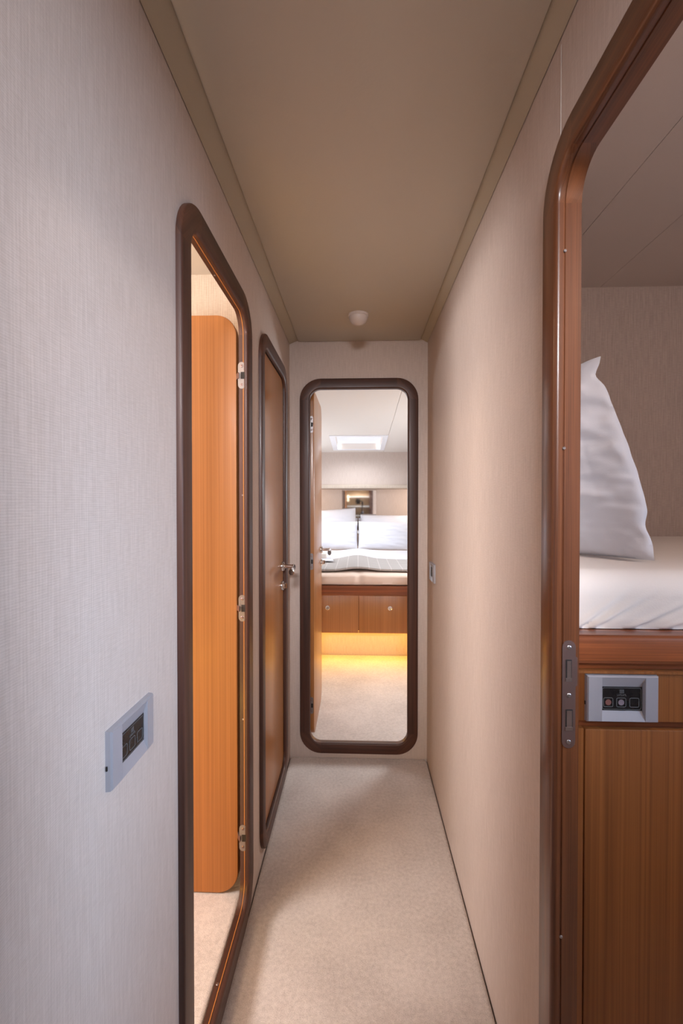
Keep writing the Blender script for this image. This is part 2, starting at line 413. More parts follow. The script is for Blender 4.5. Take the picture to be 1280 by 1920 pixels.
# ------------------------------------------------------------------ setting: floor, walls, ceilings
XL, XR, YE = -0.331, 0.332, 2.134
CEIL = 2.009
TW, TR, TE = 0.0125, 0.027, 0.018          # thickness of left, right and end partitions
FC = 0.062                                # cabin floor height
TLW = frame((XL, 0, 0), (0, 1, 0), (1, 0, 0))
TRW = frame((XR, 0, 0), (0, 1, 0), (-1, 0, 0))
TEW = frame((0, YE, 0), (1, 0, 0), (0, -1, 0))
ZT = CEIL + 0.012
RI = 0.052
D1 = (0.848, 1.282, 0.070, 1.779)         # left open door: inner opening along Y
D2 = (1.518, 1.957, 0.070, 1.779)         # left closed door
D3 = (0.297, 0.737, 0.070, 1.779)         # berth doorway on the other wall
D0 = (-0.231, 0.237, 0.072, 1.781)        # end door (along X)
def hole(d): return (d[0] - 0.022, d[1] + 0.022, d[2] - 0.022, d[3] + 0.022, RI + 0.022)

mb = MB(); mb.box((-1.9, -1.6, -0.06), (1.9, 6.0, -0.014))
tag(mb.build('floor', M['subfloor']), 'hidden boards under the cream carpet', 'floor', kind='structure')

mb = MB()
wall_panel(mb, TLW, -1.35, 0.7965, 0 - 0.02, ZT, TW)
wall_panel(mb, TLW, 0.7975, 1.40, -0.02, ZT, TW, hole(D1))
wall_panel(mb, TLW, 1.40, YE, -0.02, ZT, TW, hole(D2))
tag(mb.build('wall_left', M['wall']), 'grey beige ribbed fabric wall holding the open door and the closed door', 'wall', kind='structure')
mb = MB()
wall_panel(mb, TRW, -0.28, 0.05, -0.02, ZT, TR)
wall_panel(mb, TRW, 0.05, 0.7460, -0.02, ZT, TR, (D3[0] - 0.022, D3[1] + 0.006, D3[2] - 0.022, D3[3] + 0.022, RI + 0.006))
wall_panel(mb, TRW, 0.7465, YE, -0.02, ZT, TR)
wr = tag(mb.build('wall_right', M['wall']), 'pinkish beige ribbed fabric wall with the berth doorway in it', 'wall', kind='structure')
mb = MB(); mb.tube([(XR + 0.0001, 0.7463, 1.80), (XR + 0.0001, 0.7463, CEIL - 0.02)], 0.0010, 8)
mb.build('seam', M['thread'], wr)
mb = MB()
wall_panel(mb, TEW, XL, XR, -0.02, ZT, TE, hole(D0))
wall_panel(mb, TEW, -1.25, XL - 0.0002, -0.02, ZT, TE); wall_panel(mb, TEW, XR + 0.0002, 1.35, -0.02, ZT, TE)
tag(mb.build('wall_back', M['wall']), 'narrow beige fabric end wall around the far dark framed doorway', 'wall', kind='structure')
# stair space behind the camera
mb = MB()
mb.box((XL - 0.3, -1.40, -0.02), (1.45, -1.36, ZT)); mb.box((1.40, -1.36, -0.02), (1.45, -0.31, ZT)); mb.box((XR + TR, -0.31, -0.02), (1.45, -0.28, ZT))
tag(mb.build('wall_front', M['wall']), 'beige wall behind the shelves seen only in the far mirror', 'wall', kind='structure')

# ceiling: one panel a little below the two strips along the walls
mb = MB()
def bev_panel(mb, a, b, bv=0.004):
    (x0, y0, z0), (x1, y1, z1) = a, b
    mb.hexa([(x0 + bv, y0 + bv, z0), (x1 - bv, y0 + bv, z0), (x1 - bv, y1 - bv, z0), (x0 + bv, y1 - bv, z0), (x0, y0, z0 + bv), (x1, y0, z0 + bv), (x1, y1, z0 + bv), (x0, y1, z0 + bv)])
    mb.box((x0, y0, z0 + bv), (x1, y1, z1))
bev_panel(mb, (-0.288, -1.36, CEIL), (0.297, YE - 0.004, CEIL + 0.03))
tag(mb.build('ceiling', M['ceiling'], smooth=60), 'plain cream vinyl ceiling panel running along the corridor', 'ceiling', kind='structure')
mb = MB(); mb.box((-1.9, -1.6, 2.06), (1.9, 2.2, 2.09))
tag(mb.build('ceiling', M['gap']), 'hidden deck above the corridor ceiling panel', 'ceiling', kind='structure')
for nm, x0, x1, lab in (('trim_1', XL + 0.0015, -0.289, 'narrow greige ceiling strip above the two wooden doors'), ('trim_2', 0.298, XR - 0.0015, 'narrow greige ceiling strip above the plain fabric wall')):
    mb = MB(); wl = x0 < 0
    za, zb = (CEIL - 0.010, CEIL + 0.008) if wl else (CEIL + 0.008, CEIL - 0.010)
    mb.hexa([(x0, -1.36, za), (x1, -1.36, zb), (x1, YE - 0.001, zb), (x0, YE - 0.001, za), (x0, -1.36, 2.05), (x1, -1.36, 2.05), (x1, YE - 0.001, 2.05), (x0, YE - 0.001, 2.05)])
    tag(mb.build(nm, M['cove']), lab, 'ceiling trim', kind='structure')

# carpets
def carpet(name, x0, x1, y0, y1, z, label, r=0.03, edge=0.012):
    mb = MB()
    T = lambda u, n, v: Vector((u, v, z + n))
    st = stations(x0, x1, y0, y1, r); loops = [(0, -edge), (0, -edge * 0.45), (-edge * 0.25, -edge * 0.12), (-edge, 0)]
    vs = []; L = len(loops)
    for (_, _, cx, cz, c, s_) in st:
        for (w_, n_) in loops: vs.append(T(cx + (r + w_) * c, n_, cz + (r + w_) * s_))
    m = len(st); fs = []
    for i in range(m):
        i2 = (i + 1) % m
        for j in range(L - 1): fs.append((i * L + j, i * L + j + 1, i2 * L + j + 1, i2 * L + j))
    fs.append([i * L + L - 1 for i in range(m)]); fs.append([i * L for i in range(m)][::-1])
    mb.add(vs, fs)
    return tag(mb.build(name, M['carpet'], smooth=80), label, 'carpet')
carpet('carpet', -0.3275, 0.3285, -1.34, 2.132, 0.0, 'cream short pile carpet covering the narrow corridor floor', 0.022)
mb = MB(); mb.box((XL - 1.4, -0.35, -0.013), (XL - TW - 0.001, 1.49, FC - 0.014)); mb.box((-1.2, YE + TE + 0.002, -0.013), (1.3, 5.45, FC - 0.014)); mb.box((XR + TR + 0.001, -0.2, -0.013), (1.55, 1.64, FC - 0.014))
tag(mb.build('floor', M['subfloor']), 'raised cabin floor hidden under the cabin carpets', 'floor', kind='structure')
carpet('carpet', XL - 1.38, XL - TW - 0.008, -0.33, 1.47, FC, 'cream shaggy carpet under the open orange door leaf', 0.02)
carpet('carpet', -1.18, 1.28, YE + TE + 0.008, 3.39, FC, 'cream carpet glowing amber in front of the double bed', 0.02)
carpet('carpet', XR + TR + 0.01, 1.5, -0.18, 0.76, FC, 'carpet in front of the high single berth', 0.02)

# left cabin shell
mb = MB(); mb.box((-1.75, 1.489, -0.02), (XL - TW, 1.515, 2.05)); mb.box((-1.78, -0.4, -0.02), (-1.75, 1.515, 1.25)); mb.box((-1.78, -0.4, 1.55), (-1.75, 1.515, 2.05)); mb.box((-1.78, -0.4, 1.25), (-1.75, 0.25, 1.55)); mb.box((-1.78, 0.85, 1.25), (-1.75, 1.515, 1.55)); mb.box((-1.75, -0.4, -0.02), (XL - TW, -0.36, 2.05))
tag(mb.build('wall_cabin', M['cabin_wall']), 'warm lit ribbed cream wall above the open door leaf', 'wall', kind='structure')
mb = MB(); mb.box((-1.78, -0.4, CEIL), (XL - TW, 1.489, CEIL + 0.03))
tag(mb.build('ceiling', M['ceiling']), 'small piece of warm cream ceiling seen through the open door on the left wall', 'ceiling', kind='structure')

# berth cabin shell
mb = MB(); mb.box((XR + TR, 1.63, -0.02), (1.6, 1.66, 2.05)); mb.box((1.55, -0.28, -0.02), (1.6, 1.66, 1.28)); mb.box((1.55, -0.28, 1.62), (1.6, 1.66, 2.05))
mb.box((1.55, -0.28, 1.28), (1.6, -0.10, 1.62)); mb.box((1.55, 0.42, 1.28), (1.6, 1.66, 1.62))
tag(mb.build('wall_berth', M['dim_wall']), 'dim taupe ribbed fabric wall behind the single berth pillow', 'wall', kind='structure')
mb = MB()
for x0, x1 in ((XR + TR, 0.6452), (0.6466, 0.8655), (0.8667, 1.6)): mb.box((x0, -0.28, CEIL), (x1, 1.63, CEIL + 0.012))
tag(mb.build('ceiling', M['gray_ceiling']), 'dim taupe ceiling panels with thin seams above the single berth', 'ceiling', kind='structure')

# aft cabin shell with sloping ceiling
def zc(y): return 2.175 - 0.0796 * y
mb = MB()
mb.box((-1.23, YE + TE, -0.02), (-1.19, 5.47, 1.15)); mb.box((-1.23, YE + TE, 1.45), (-1.19, 5.47, 2.05)); mb.box((-1.23, YE + TE, 1.15), (-1.19, 3.85, 1.45)); mb.box((-1.23, 4.55, 1.15), (-1.19, 5.47, 1.45))
tag(mb.build('wall_aft_left', M['wall']), 'side wall of the far bed cabin, hidden by the open leaf', 'wall', kind='structure')
mb = MB()
mb.box((1.29, YE + TE, -0.02), (1.33, 5.47, 1.2)); mb.box((1.29, YE + TE, 1.5), (1.33, 5.47, 2.05)); mb.box((1.29, YE + TE, 1.2), (1.33, 2.95, 1.5)); mb.box((1.29, 3.65, 1.2), (1.33, 5.47, 1.5))
tag(mb.build('wall_aft_right', M['wall']), 'side wall of the far bed cabin behind the corridor wall', 'wall', kind='structure')
mb = MB(); mb.box((-1.23, 5.432, -0.02), (1.33, 5.47, 2.05))
tag(mb.build('wall_aft_back', M['wall']), 'beige headboard wall around the small mirror in the far cabin', 'wall', kind='structure')
mb = MB(); mb.box((-1.19, 4.90, 1.424), (1.29, 5.43, 1.90))
tag(mb.build('wall_aft_upper', M['wall']), 'pale fabric bulkhead above the double bed pillows', 'wall', kind='structure')
mb = MB()
extrude_x(mb, [(4.885, 1.388), (4.88, 1.396), (4.88, 1.418), (4.885, 1.4235), (5.43, 1.4235), (5.43, 1.388)], [-1.19, 1.29])
tag(mb.build('trim_3', M['cabin_wall']), 'padded pinkish ledge under the bulkhead above the mirror', 'ledge', kind='structure')
HX0, HX1, HY0, HY1 = -0.262, 0.2785, 4.085, 4.765
def slope_box(mb, x0, x1, y0, y1, lo, hi):
    mb.hexa([(x0, y0, zc(y0) + lo), (x1, y0, zc(y0) + lo), (x1, y1, zc(y1) + lo), (x0, y1, zc(y1) + lo), (x0, y0, zc(y0) + hi), (x1, y0, zc(y0) + hi), (x1, y1, zc(y1) + hi), (x0, y1, zc(y1) + hi)])
mb = MB()
ya, yb = YE + TE, 4.90
slope_box(mb, -1.19, HX0, ya, yb, 0, 0.02); slope_box(mb, HX0, HX1, ya, HY0, 0, 0.02); slope_box(mb, HX0, HX1, HY1, yb, 0, 0.02); slope_box(mb, 0.2805, 1.29, ya, yb, 0, 0.02)
tag(mb.build('ceiling', M['cabin_ceiling']), 'pale sloping ceiling of the far cabin around the deck hatch', 'ceiling', kind='structure')
h = empty('window_1', (0, 4.42, zc(4.42)), 'white framed deck hatch glowing in the far cabin ceiling', 'deck hatch', kind='structure')
mb = MB(); IX0, IX1, IY0, IY1 = -0.215, 0.232, 4.125, 4.725
for (x0, x1, y0, y1) in ((HX0 - 0.004, IX0, HY0 - 0.004, HY1 + 0.004), (IX1, HX1, HY0 - 0.004, HY1 + 0.004), (IX0, IX1, HY0 - 0.004, IY0), (IX0, IX1, IY1, HY1 + 0.004)):
    slope_box(mb, x0, x1, y0, y1, -0.006, 0.0)
mb.build('window_frame', M['hatch_white'], h)
mb = MB()
slope_box(mb, IX0 - 0.012, IX0, IY0, IY1, 0, 0.06); slope_box(mb, IX1, IX1 + 0.012, IY0, IY1, 0, 0.06)
slope_box(mb, IX0 - 0.012, IX1 + 0.012, IY1, IY1 + 0.012, 0, 0.06); slope_box(mb, IX0 - 0.012, IX1 + 0.012, IY0 - 0.012, IY0, 0, 0.06)
mb.build('well', M['sheet'], h)
mb = MB(); slope_box(mb, IX0 - 0.012, IX1 + 0.012, IY0 - 0.012, IY1 + 0.012, 0.060, 0.064)
mb.build('blind', M['blind'], h)
for x0, x1 in ((IX0 + 0.0005, IX0 + 0.022), (IX1 - 0.022, IX1 - 0.0005)):
    mb = MB(); slope_box(mb, x0, x1, IY1 - 0.012, IY1 - 0.001, 0.004, 0.056)
    g = mb.build('daylight_slot', M['daylight_gap'], h); g['label'] = 'bright daylight slot beside the blind'
# hull windows (unseen; far cabin pair added as fill light, the others give cabin daylight)
for nm, x, y0, y1, z0, z1, lab in (('fill_window_2', 1.31, 2.95, 3.65, 1.2, 1.5, 'added unseen window lighting the far cabin, on the side away from the open leaf'),
                                   ('fill_window_3', -1.21, 3.85, 4.55, 1.15, 1.45, 'added unseen window lighting the far cabin, behind the open leaf'),
                                   ('window_5', -1.765, 0.25, 0.85, 1.25, 1.55, 'hull window of the warm lit cabin on the left'),
                                   ('window_4', 1.575, -0.10, 0.42, 1.28, 1.62, 'hull window of the single berth cabin')):
    h = empty(nm, (x, (y0 + y1) / 2, z0), lab, 'window', kind='structure')
    mb = MB()
    T = frame((x, 0, 0), (0, 1, 0), (1, 0, 0))
    ring(mb, T, (y0 + 0.02, y1 - 0.02, z0 + 0.02, z1 - 0.02), 0.05, [(0, -0.012), (0.018, -0.012), (0.018, 0.012), (0, 0.012)])
    mb.build('window_frame', M['steel'], h)
    mb = MB(); slab(mb, T, (y0 + 0.022, y1 - 0.022, z0 + 0.022, z1 - 0.022), 0.05, -0.003, 0.003, 0.001)
    mb.build('window_pane', M['window_glow'], h)

# ------------------------------------------------------------------ doors
def casing_profile(W, t, back=0.004, p=0.012):
    r = 0.008
    pr = [(W, 0.0), (W, p - 0.003), (W - 0.001, p - 0.001), (W - 0.003, p)]
    for k in range(6):
        a = pi / 2 + (pi / 2) * k / 5
        pr.append((r + r * cos(a), p - r + r * sin(a)))
    pr += [(0.0, -0.001), (0.0035, -0.002), (0.0035, -0.0045), (0.0018, -0.0055)]
    pr += [(0.0018, -t - back), (W + 0.005, -t - back), (W + 0.005, -t - 0.0005), (0.0215, -t - 0.0005), (0.0215, 0.0)]
    return pr
def make_frame(parent, T, d, t, m_s, m_c, W=0.0515, prof=None):
    mb = MB(); ring(mb, T, d, RI, prof or casing_profile(W, t), 1, 0)
    fr = mb.build('door_frame', [m_s, m_c], parent, smooth=40)
    return fr
def make_groove_glint(fr, T, d, n0=-0.0042, n1=-0.0022):  # bead painting the bright line along the frame groove
    mb = MB(); ring(mb, T, d, RI, [(0.0002, n1), (0.0036, n1), (0.0036, n0), (0.0002, n0)])
    s_ = mb.build('groove_glint', M['groove_glint'], fr); s_['label'] = 'thin tan strip painted as the light in the frame groove'
def screw(mb, p, nrm, r, mi=0):
    mb.lathe(p, nrm, [(r, -0.001), (r, 0.0006), (r * 0.75, 0.0012), (r * 0.3, 0.0012), (r * 0.25, 0.0004), (0, 0.0004)], 14, mi=mi)
def hinge(parent, P, U, N, arm=None, mat='satin_steel', hw=0.0108, hh=0.039):
    """oval hinge plate centred at P, short axis U, facing N"""
    T = frame(P, U, N); mb = MB()
    strip(mb, stadium(hw, hh), 0.0, 0.0018, T)
    hg = mb.build('hinge', M[mat], parent)
    mb = MB(); mb.hexa([T(-hw * 0.25, 0.0012, -0.0105), T(hw * 0.82, 0.0012, -0.0105), T(hw * 0.82, 0.0022, -0.0105), T(-hw * 0.25, 0.0022, -0.0105), T(-hw * 0.25, 0.0012, 0.010), T(hw * 0.82, 0.0012, 0.010), T(hw * 0.82, 0.0022, 0.010), T(-hw * 0.25, 0.0022, 0.010)])
    k = mb.build('knuckle_slot', M['dark'], hg); k['label'] = 'dark hinge slot'
    for s_ in (-1, 1):
        mb = MB(); screw(mb, T(0, 0.0017, s_ * 0.027), N, 0.0042); sc_ = mb.build('screw', M['bronze_steel'], hg)
    if arm:
        mb = MB()
        a, b = arm
        mb.hexa([Vector(a) + Vector((0, 0, -0.008)), Vector(b) + Vector((0, 0, -0.008)), Vector(b) + Vector((0, 0.006, -0.008)), Vector(a) + Vector((0, 0.006, -0.008)),
                 Vector(a) + Vector((0, 0, 0.008)), Vector(b) + Vector((0, 0, 0.008)), Vector(b) + Vector((0, 0.006, 0.008)), Vector(a) + Vector((0, 0.006, 0.008))])
        mb.build('hinge_arm', M['bronze_steel'], hg)
    return hg
def lever_handle(parent, T, u, z, dirn, neck=0.05):
    mb = MB()
    c = lambda du, n, dz=0: T(u + du, n, z + dz)
    N = T(0, 1, 0) - T(0, 0, 0)
    mb.lathe(c(0, -0.001), N, [(0.0205, 0), (0.0205, 0.009), (0.0190, 0.0115), (0.0095, 0.012), (0.0095, 0.013), (0, 0.013)], 24)
    mb.lathe(c(0, 0.008), N, [(0.0085, 0), (0.0085, neck - 0.012), (0.0105, neck - 0.011), (0.0105, neck - 0.008), (0.0095, neck - 0.006)], 18)
    pts = [c(dirn * -0.001, neck - 0.010, 0)]
    pts = [c(dirn * k, neck + dn, dz) for k, dn, dz in ((-0.006, -0.004, 0), (0.0, 0.0, 0.0), (0.015, 0.003, -0.001), (0.045, 0.005, -0.003), (0.080, 0.006, -0.005), (0.102, 0.006, -0.007), (0.110, 0.006, -0.0075))]
    mb.tube(pts, [0.008, 0.0098, 0.0095, 0.0095, 0.0115, 0.0135, 0.011], 16, (0.85, 1.15))
    return mb.build('handle', M['chrome'], parent, smooth=50)
def thumb_lock(parent, T, u, z):
    N = T(0, 1, 0) - T(0, 0, 0); mb = MB()
    mb.lathe(T(u, -0.001, z), N, [(0.0205, 0), (0.0205, 0.007), (0.0185, 0.0095), (0.012, 0.0100), (0.012, 0.015), (0.0105, 0.0165), (0, 0.0165)], 24)
    mb.hexa([T(u - 0.0025, 0.015, z - 0.011), T(u + 0.0025, 0.015, z - 0.011), T(u + 0.0025, 0.024, z - 0.010), T(u - 0.0025, 0.024, z - 0.010),
             T(u - 0.0025, 0.015, z + 0.011), T(u + 0.0025, 0.015, z + 0.011), T(u + 0.0025, 0.024, z + 0.010), T(u - 0.0025, 0.024, z + 0.010)])
    return mb.build('lock', M['chrome'], parent, smooth=40)

# door_1: left wall, standing open into the orange lit cabin
d = empty('door_1', (XL, 1.065, 0), 'open wooden door with orange lit leaf swung into the left cabin', 'door', kind='structure')
fr = make_frame(d, TLW, D1, TW, M['casing'], M['casing_corner']); make_groove_glint(fr, TLW, D1)
for y, z in ((D1[1] + 0.0018, 1.26), (D1[1] + 0.0018, 0.60)):
    mb = MB(); screw(mb, (XL - 0.0065, y, z), (0, -1, 0), 0.0024); mb.build('screw', M['satin_steel'], fr)
mb = MB(); screw(mb, (XL - 0.010, 1.05, D1[2] - 0.0018), (0, 0, 1), 0.0035); mb.build('screw', M['satin_steel'], fr)
mb = MB(); screw(mb, (XL - 0.010, 1.05, D1[3] + 0.0018), (0, 0, -1), 0.0030); mb.build('screw', M['satin_steel'], fr)
LX1 = XL - 0.028
TL1 = frame((LX1, 1.300, 0), (-1, 0, 0), (0, -1, 0))
mb = MB(); slab(mb, TL1, (0, 0.455, 0.066, 1.793), 0.062, -0.030, 0.0, 0.0035)
leaf = mb.build('door_leaf', M['teak_satin'], d); leaf['label'] = 'orange teak door leaf standing open'
for z in (1.609, 0.9287, 0.2488):
    hinge(d, (XL - 0.0078, D1[1] + 0.0018, z), (1, 0, 0), (0, -1, 0), ((XL - 0.0145, D1[1] - 0.008, z - 0.001), (LX1 + 0.001, 1.2935, z - 0.001)), 'satin_steel')
# door_2: left wall, closed, with chrome handle and lock
d = empty('door_2', (XL, 1.737, 0), 'closed glossy brown wooden door with chrome lever handle and thumb lock', 'door', kind='structure')
fr = make_frame(d, TLW, D2, TW, M['casing'], M['casing_corner'])
mb = MB(); slab(mb, TLW, (D2[0] + 0.004, D2[1] - 0.004, D2[2] + 0.004, D2[3] - 0.004), RI - 0.004, -0.034, -0.0015, 0.003)
leaf = mb.build('door_leaf', M['teak'], d)
lever_handle(leaf, TLW, 1.908, 0.960, -1, 0.052); thumb_lock(leaf, TLW, 1.908, 0.876)
# door_3: doorway to the single berth, no leaf in view
d = empty('door_3', (XR, 0.517, 0), 'large red brown rounded doorway with metal strike plate beside the single berth', 'doorway', kind='structure')
pr3 = casing_profile(0.0515, TR)
pr3[-2] = (0.0055, -TR - 0.0005); pr3[-1] = (0.0055, 0.0)
fr = make_frame(d, TRW, D3, TR, M['casing_red'], M['casing_red_corner'], prof=pr3)
TJ = frame((0, D3[1] + 0.0018, 0), (1, 0, 0), (0, -1, 0))
mb = MB(); strip(mb, stadium(0.0108, 0.089, 0.3462, 0.9245), 0, 0.0015, TJ); strip(mb, [(0.3540, 0.990), (0.3600, 0.985), (0.3600, 0.940), (0.3540, 0.935)], 0, 0.0014, TJ)
sp = mb.build('strike_plate', M['bronze_steel'], d); sp['label'] = 'bronze grey strike plate on the jamb'
for z in (1.002, 0.923, 0.846):
    mb = MB(); screw(mb, TJ(0.3462, 0.0015, z), (0, -1, 0), 0.0036); mb.build('screw', M['steel'], sp)
for u0, u1, z0, z1 in ((0.3410, 0.3505, 0.946, 0.982), (0.3410, 0.3525, 0.865, 0.900)):
    mb = MB(); strip(mb, [(u0, z0), (u1, z0), (u1, z1), (u0, z1)], 0.0014, 0.0019, TJ); k = mb.build('slot', M['dark'], sp)
    mb = MB(); strip(mb, [(u0 + 0.002, z0 + 0.004), (u1 - 0.0012, z0 + 0.004), (u1 - 0.0012, z1 - 0.002), (u0 + 0.002, z1 - 0.002)], 0.0019, 0.0022, TJ); strip(mb, [(u0, z0), (u1, z0), (u1, z0 + 0.006), (u0, z0 + 0.006)], 0.0019, 0.0026, TJ)
    mb.build('tongue', M['steel'], sp)
for z in (1.650, 1.329, 0.520):
    mb = MB(); screw(mb, TJ(0.3365, 0.0002, z), (0, -1, 0), 0.0026); mb.build('screw', M['steel'], fr)
# door_4: far end, leaf standing open against the bed cabin
d = empty('door_4', (0.003, YE, 0), 'dark framed doorway at the far end with its leaf open towards the bed', 'door', kind='structure')
fr = make_frame(d, TEW, D0, TE, M['casing'], M['casing_corner'], W=0.0495)
LX = -0.2155
TL4 = frame((LX, 2.164, 0), (0, 1, 0), (1, 0, 0))
mb = MB(); slab(mb, TL4, (0, 0.452, 0.078, 1.792), 0.060, -0.030, 0.0, 0.003)
leaf = mb.build('door_leaf', M['teak'], d); leaf['label'] = 'pale orange door leaf seen edge on'
lever_handle(leaf, TL4, 0.405, 0.962, -1, 0.050); thumb_lock(leaf, TL4, 0.405, 0.888)
for z in (1.618, 0.946, 0.236):
    hinge(leaf, (LX - 0.0125, 2.164, z), (1, 0, 0), (0, -1, 0), None, 'satin_steel', 0.0085, 0.041)

# ------------------------------------------------------------------ switch panels
def switch_panel(T, loc, label, lit=False):
    """T(a, n, b): a across, b up, n out of the wall"""
    e = empty('switch_panel', loc, label, 'switch panel')
    mb = MB()
    loops = [(0.060, 0.040, 0.0, 0), (0.0595, 0.0395, 0.0065, 0), (0.0575, 0.0378, 0.0090, 0)]
    def rect(a, b, n, da=0): return [T(-a + da, n, -b), T(a + da, n, -b), T(a + da, n, b), T(-a + da, n, b)]
    vs = []
    for a, b, n, da in loops: vs += rect(a, b, n)
    vs += [T(-0.0355, 0.0098, -0.0375), T(0.0370, 0.0098, -0.0375), T(0.0370, 0.0098, 0.0375), T(-0.0355, 0.0098, 0.0375)]
    vs += [T(-0.0350, 0.0045, -0.0205), T(0.0335, 0.0045, -0.0205), T(0.0335, 0.0045, 0.0205), T(-0.0350, 0.0045, 0.0205)]
    fs = []
    for i in range(4):
        for k in range(4): fs.append((4 * i + k, 4 * i + (k + 1) % 4, 4 * i + 4 + (k + 1) % 4, 4 * i + 4 + k))
    fs.append((0, 3, 2, 1)); fs.append((16, 17, 18, 19))
    mb.add(vs, fs); mb.build('cover_plate', M['silver'], e, smooth=15)
    mb = MB(); mb.hexa([T(-0.061, 0.001, -0.012), T(-0.0596, 0.001, -0.012), T(-0.0596, 0.003, -0.012), T(-0.061, 0.003, -0.012), T(-0.061, 0.001, -0.006), T(-0.0596, 0.001, -0.006), T(-0.0596, 0.003, -0.006), T(-0.061, 0.003, -0.006)])
    k = mb.build('side_notch', M['dark'], e)
    mb = MB(); strip(mb, [(-0.0348, -0.0203), (0.0333, -0.0203), (0.0333, 0.0203), (-0.0348, 0.0203)], 0.0046, 0.0056, lambda u, n, z: T(u, n, z))
    cp = mb.build('control_panel', M['black'], e); cp['label'] = 'black control panel'
    def outline(a, b, ca, cb, r, w_):
        m_ = MB(); ring(m_, lambda u, n, z: T(u, n, z), (ca - a, ca + a, cb - b, cb + b), r, [(0, 0.0055), (w_, 0.0055), (w_, 0.0060), (0, 0.0060)]); return m_
    outline(0.0318, 0.0180, -0.0008, 0.0, 0.003, 0.0008).build('border_line', M['outline'], cp)
    for k, ca in enumerate((-0.0232, -0.0015, 0.0203)):
        b = outline(0.0072, 0.0072, ca, -0.0065, 0.002, 0.0010).build('button', M['outline'], cp)
        if k < 2 and lit:
            m_ = MB(); m_.lathe(T(ca, 0.0055, -0.0065), T(0, 1, 0) - T(0, 0, 0), [(0.0050, 0), (0.0050, 0.0006), (0, 0.0006)], 18)
            m_.build('button', M['led_red' if k == 0 else 'led_grey'], cp)
    m_ = MB()
    for i in range(3):
        for j in range(3): 
            a, b = -0.0042 + i * 0.0026, 0.0095 + j * 0.0022
            strip(m_, [(a, b), (a + 0.0020, b), (a + 0.0020, b + 0.0016), (a, b + 0.0016)], 0.0055, 0.0059, T)
    m_.build('emblem', M['outline'], cp)
    m_ = MB()
    for i in range(7):
        a = -0.0085 + i * 0.0023
        strip(m_, [(a, 0.0045), (a + 0.0006, 0.0045), (a + 0.0006, 0.0080), (a, 0.0080)], 0.0055, 0.0059, T)
        strip(m_, [(a + 0.0006, 0.0045 + (i % 3) * 0.0012), (a + 0.0017, 0.0045 + (i % 3) * 0.0012), (a + 0.0017, 0.0054 + (i % 3) * 0.0012), (a + 0.0006, 0.0054 + (i % 3) * 0.0012)], 0.0055, 0.0059, T)
    m_.build('marking', M['outline'], cp)
    return e
def panel_frame(o, U, N):
    o, U, N = Vector(o), Vector(U), Vector(N)
    return lambda a, n, b: o + U * a + N * n + Vector((0, 0, b))
switch_panel(panel_frame((XL, 0.6245, 0.900), (0, 1, 0), (1, 0, 0)), (XL, 0.6245, 0.90), 'silver switch panel on the grey fabric wall near the open door')
switch_panel(panel_frame((0.4506, 0.775, 0.905), (1, 0, 0), (0, -1, 0)), (0.4506, 0.775, 0.905), 'silver switch panel on the teak front of the single berth', True)
switch_panel(panel_frame((XR, 1.966, 0.929), (0, -1, 0), (-1, 0, 0)), (XR, 1.966, 0.929), 'small silver switch plate on the pink wall beside the far doorway')

# smoke detector on the ceiling
e = empty('smoke_detector', (0.001, 1.832, CEIL), 'small white dome detector on the cream ceiling before the far doorway', 'detector')
mb = MB(); mb.lathe((0.001, 1.832, CEIL), (0, 0, -1), [(0.0425, 0), (0.0425, 0.007), (0.041, 0.009), (0.038, 0.0095)], 36); mb.build('base', M['white_plastic'], e)
mb = MB(); mb.lathe((0.001, 1.832, CEIL - 0.0085), (0, 0, -1), [(0.0385, 0)] + [(0.0385 * cos(t), 0.003 + 0.030 * sin(t)) for t in linspace(0, pi / 2 - 0.02, 12)], 36); mb.build('dome', M['white_plastic'], e, smooth=60)

# ------------------------------------------------------------------ single berth
Yb = 0.775; BX0, BX1 = XR + TR + 0.0015, 1.545
e = empty('berth_cabinet', (0.9, Yb, FC), 'high teak berth cabinet with red brown top rail below the white mattress', 'berth')
mb = MB()
prof = [(Yb + 0.030, 0.952)]
prof += [(Yb + 0.006, 0.952), (Yb + 0.004, 0.962), (Yb - 0.008, 0.966), (Yb - 0.011, 0.972), (Yb - 0.011, 1.004), (Yb - 0.009, 1.010), (Yb - 0.004, 1.0135), (Yb + 0.030, 1.0135)]
extrude_x(mb, prof, [BX0, BX1]); mb.build('top_rail', M['rail'], e, grain='x', smooth=25)
mb = MB(); mb.box((BX0, Yb, 0.8635), (BX1, Yb + 0.02, 0.9515)); mb.box((BX0, Yb - 0.0035, 0.9465), (BX1, Yb + 0.001, 0.9512)); mb.build('fascia', M['teak_dark'], e)
mb = MB(); mb.box((BX0, Yb + 0.012, 0.840), (BX1, Yb + 0.02, 0.864)); mb.box((BX0, Yb + 0.012, FC), (0.40, Yb + 0.02, 0.845)); mb.box((BX0, Yb + 0.02, FC), (BX1, 1.62, 0.95))
k = mb.build('carcass', M['rail'], e, grain='x')
mb = MB(); mb.box((BX0, Yb - 0.0, FC + 0.002), (0.3895, Yb + 0.012, 0.8500)); mb.build('stile', M['teak_dark'], e)
mb = MB(); T = frame((0, Yb, 0), (1, 0, 0), (0, -1, 0)); slab(mb, T, (0.3917, 1.50, FC + 0.03, 0.8490), 0.003, -0.012, 0.0, 0.002); mb.build('door', M['teak_dark'], e)

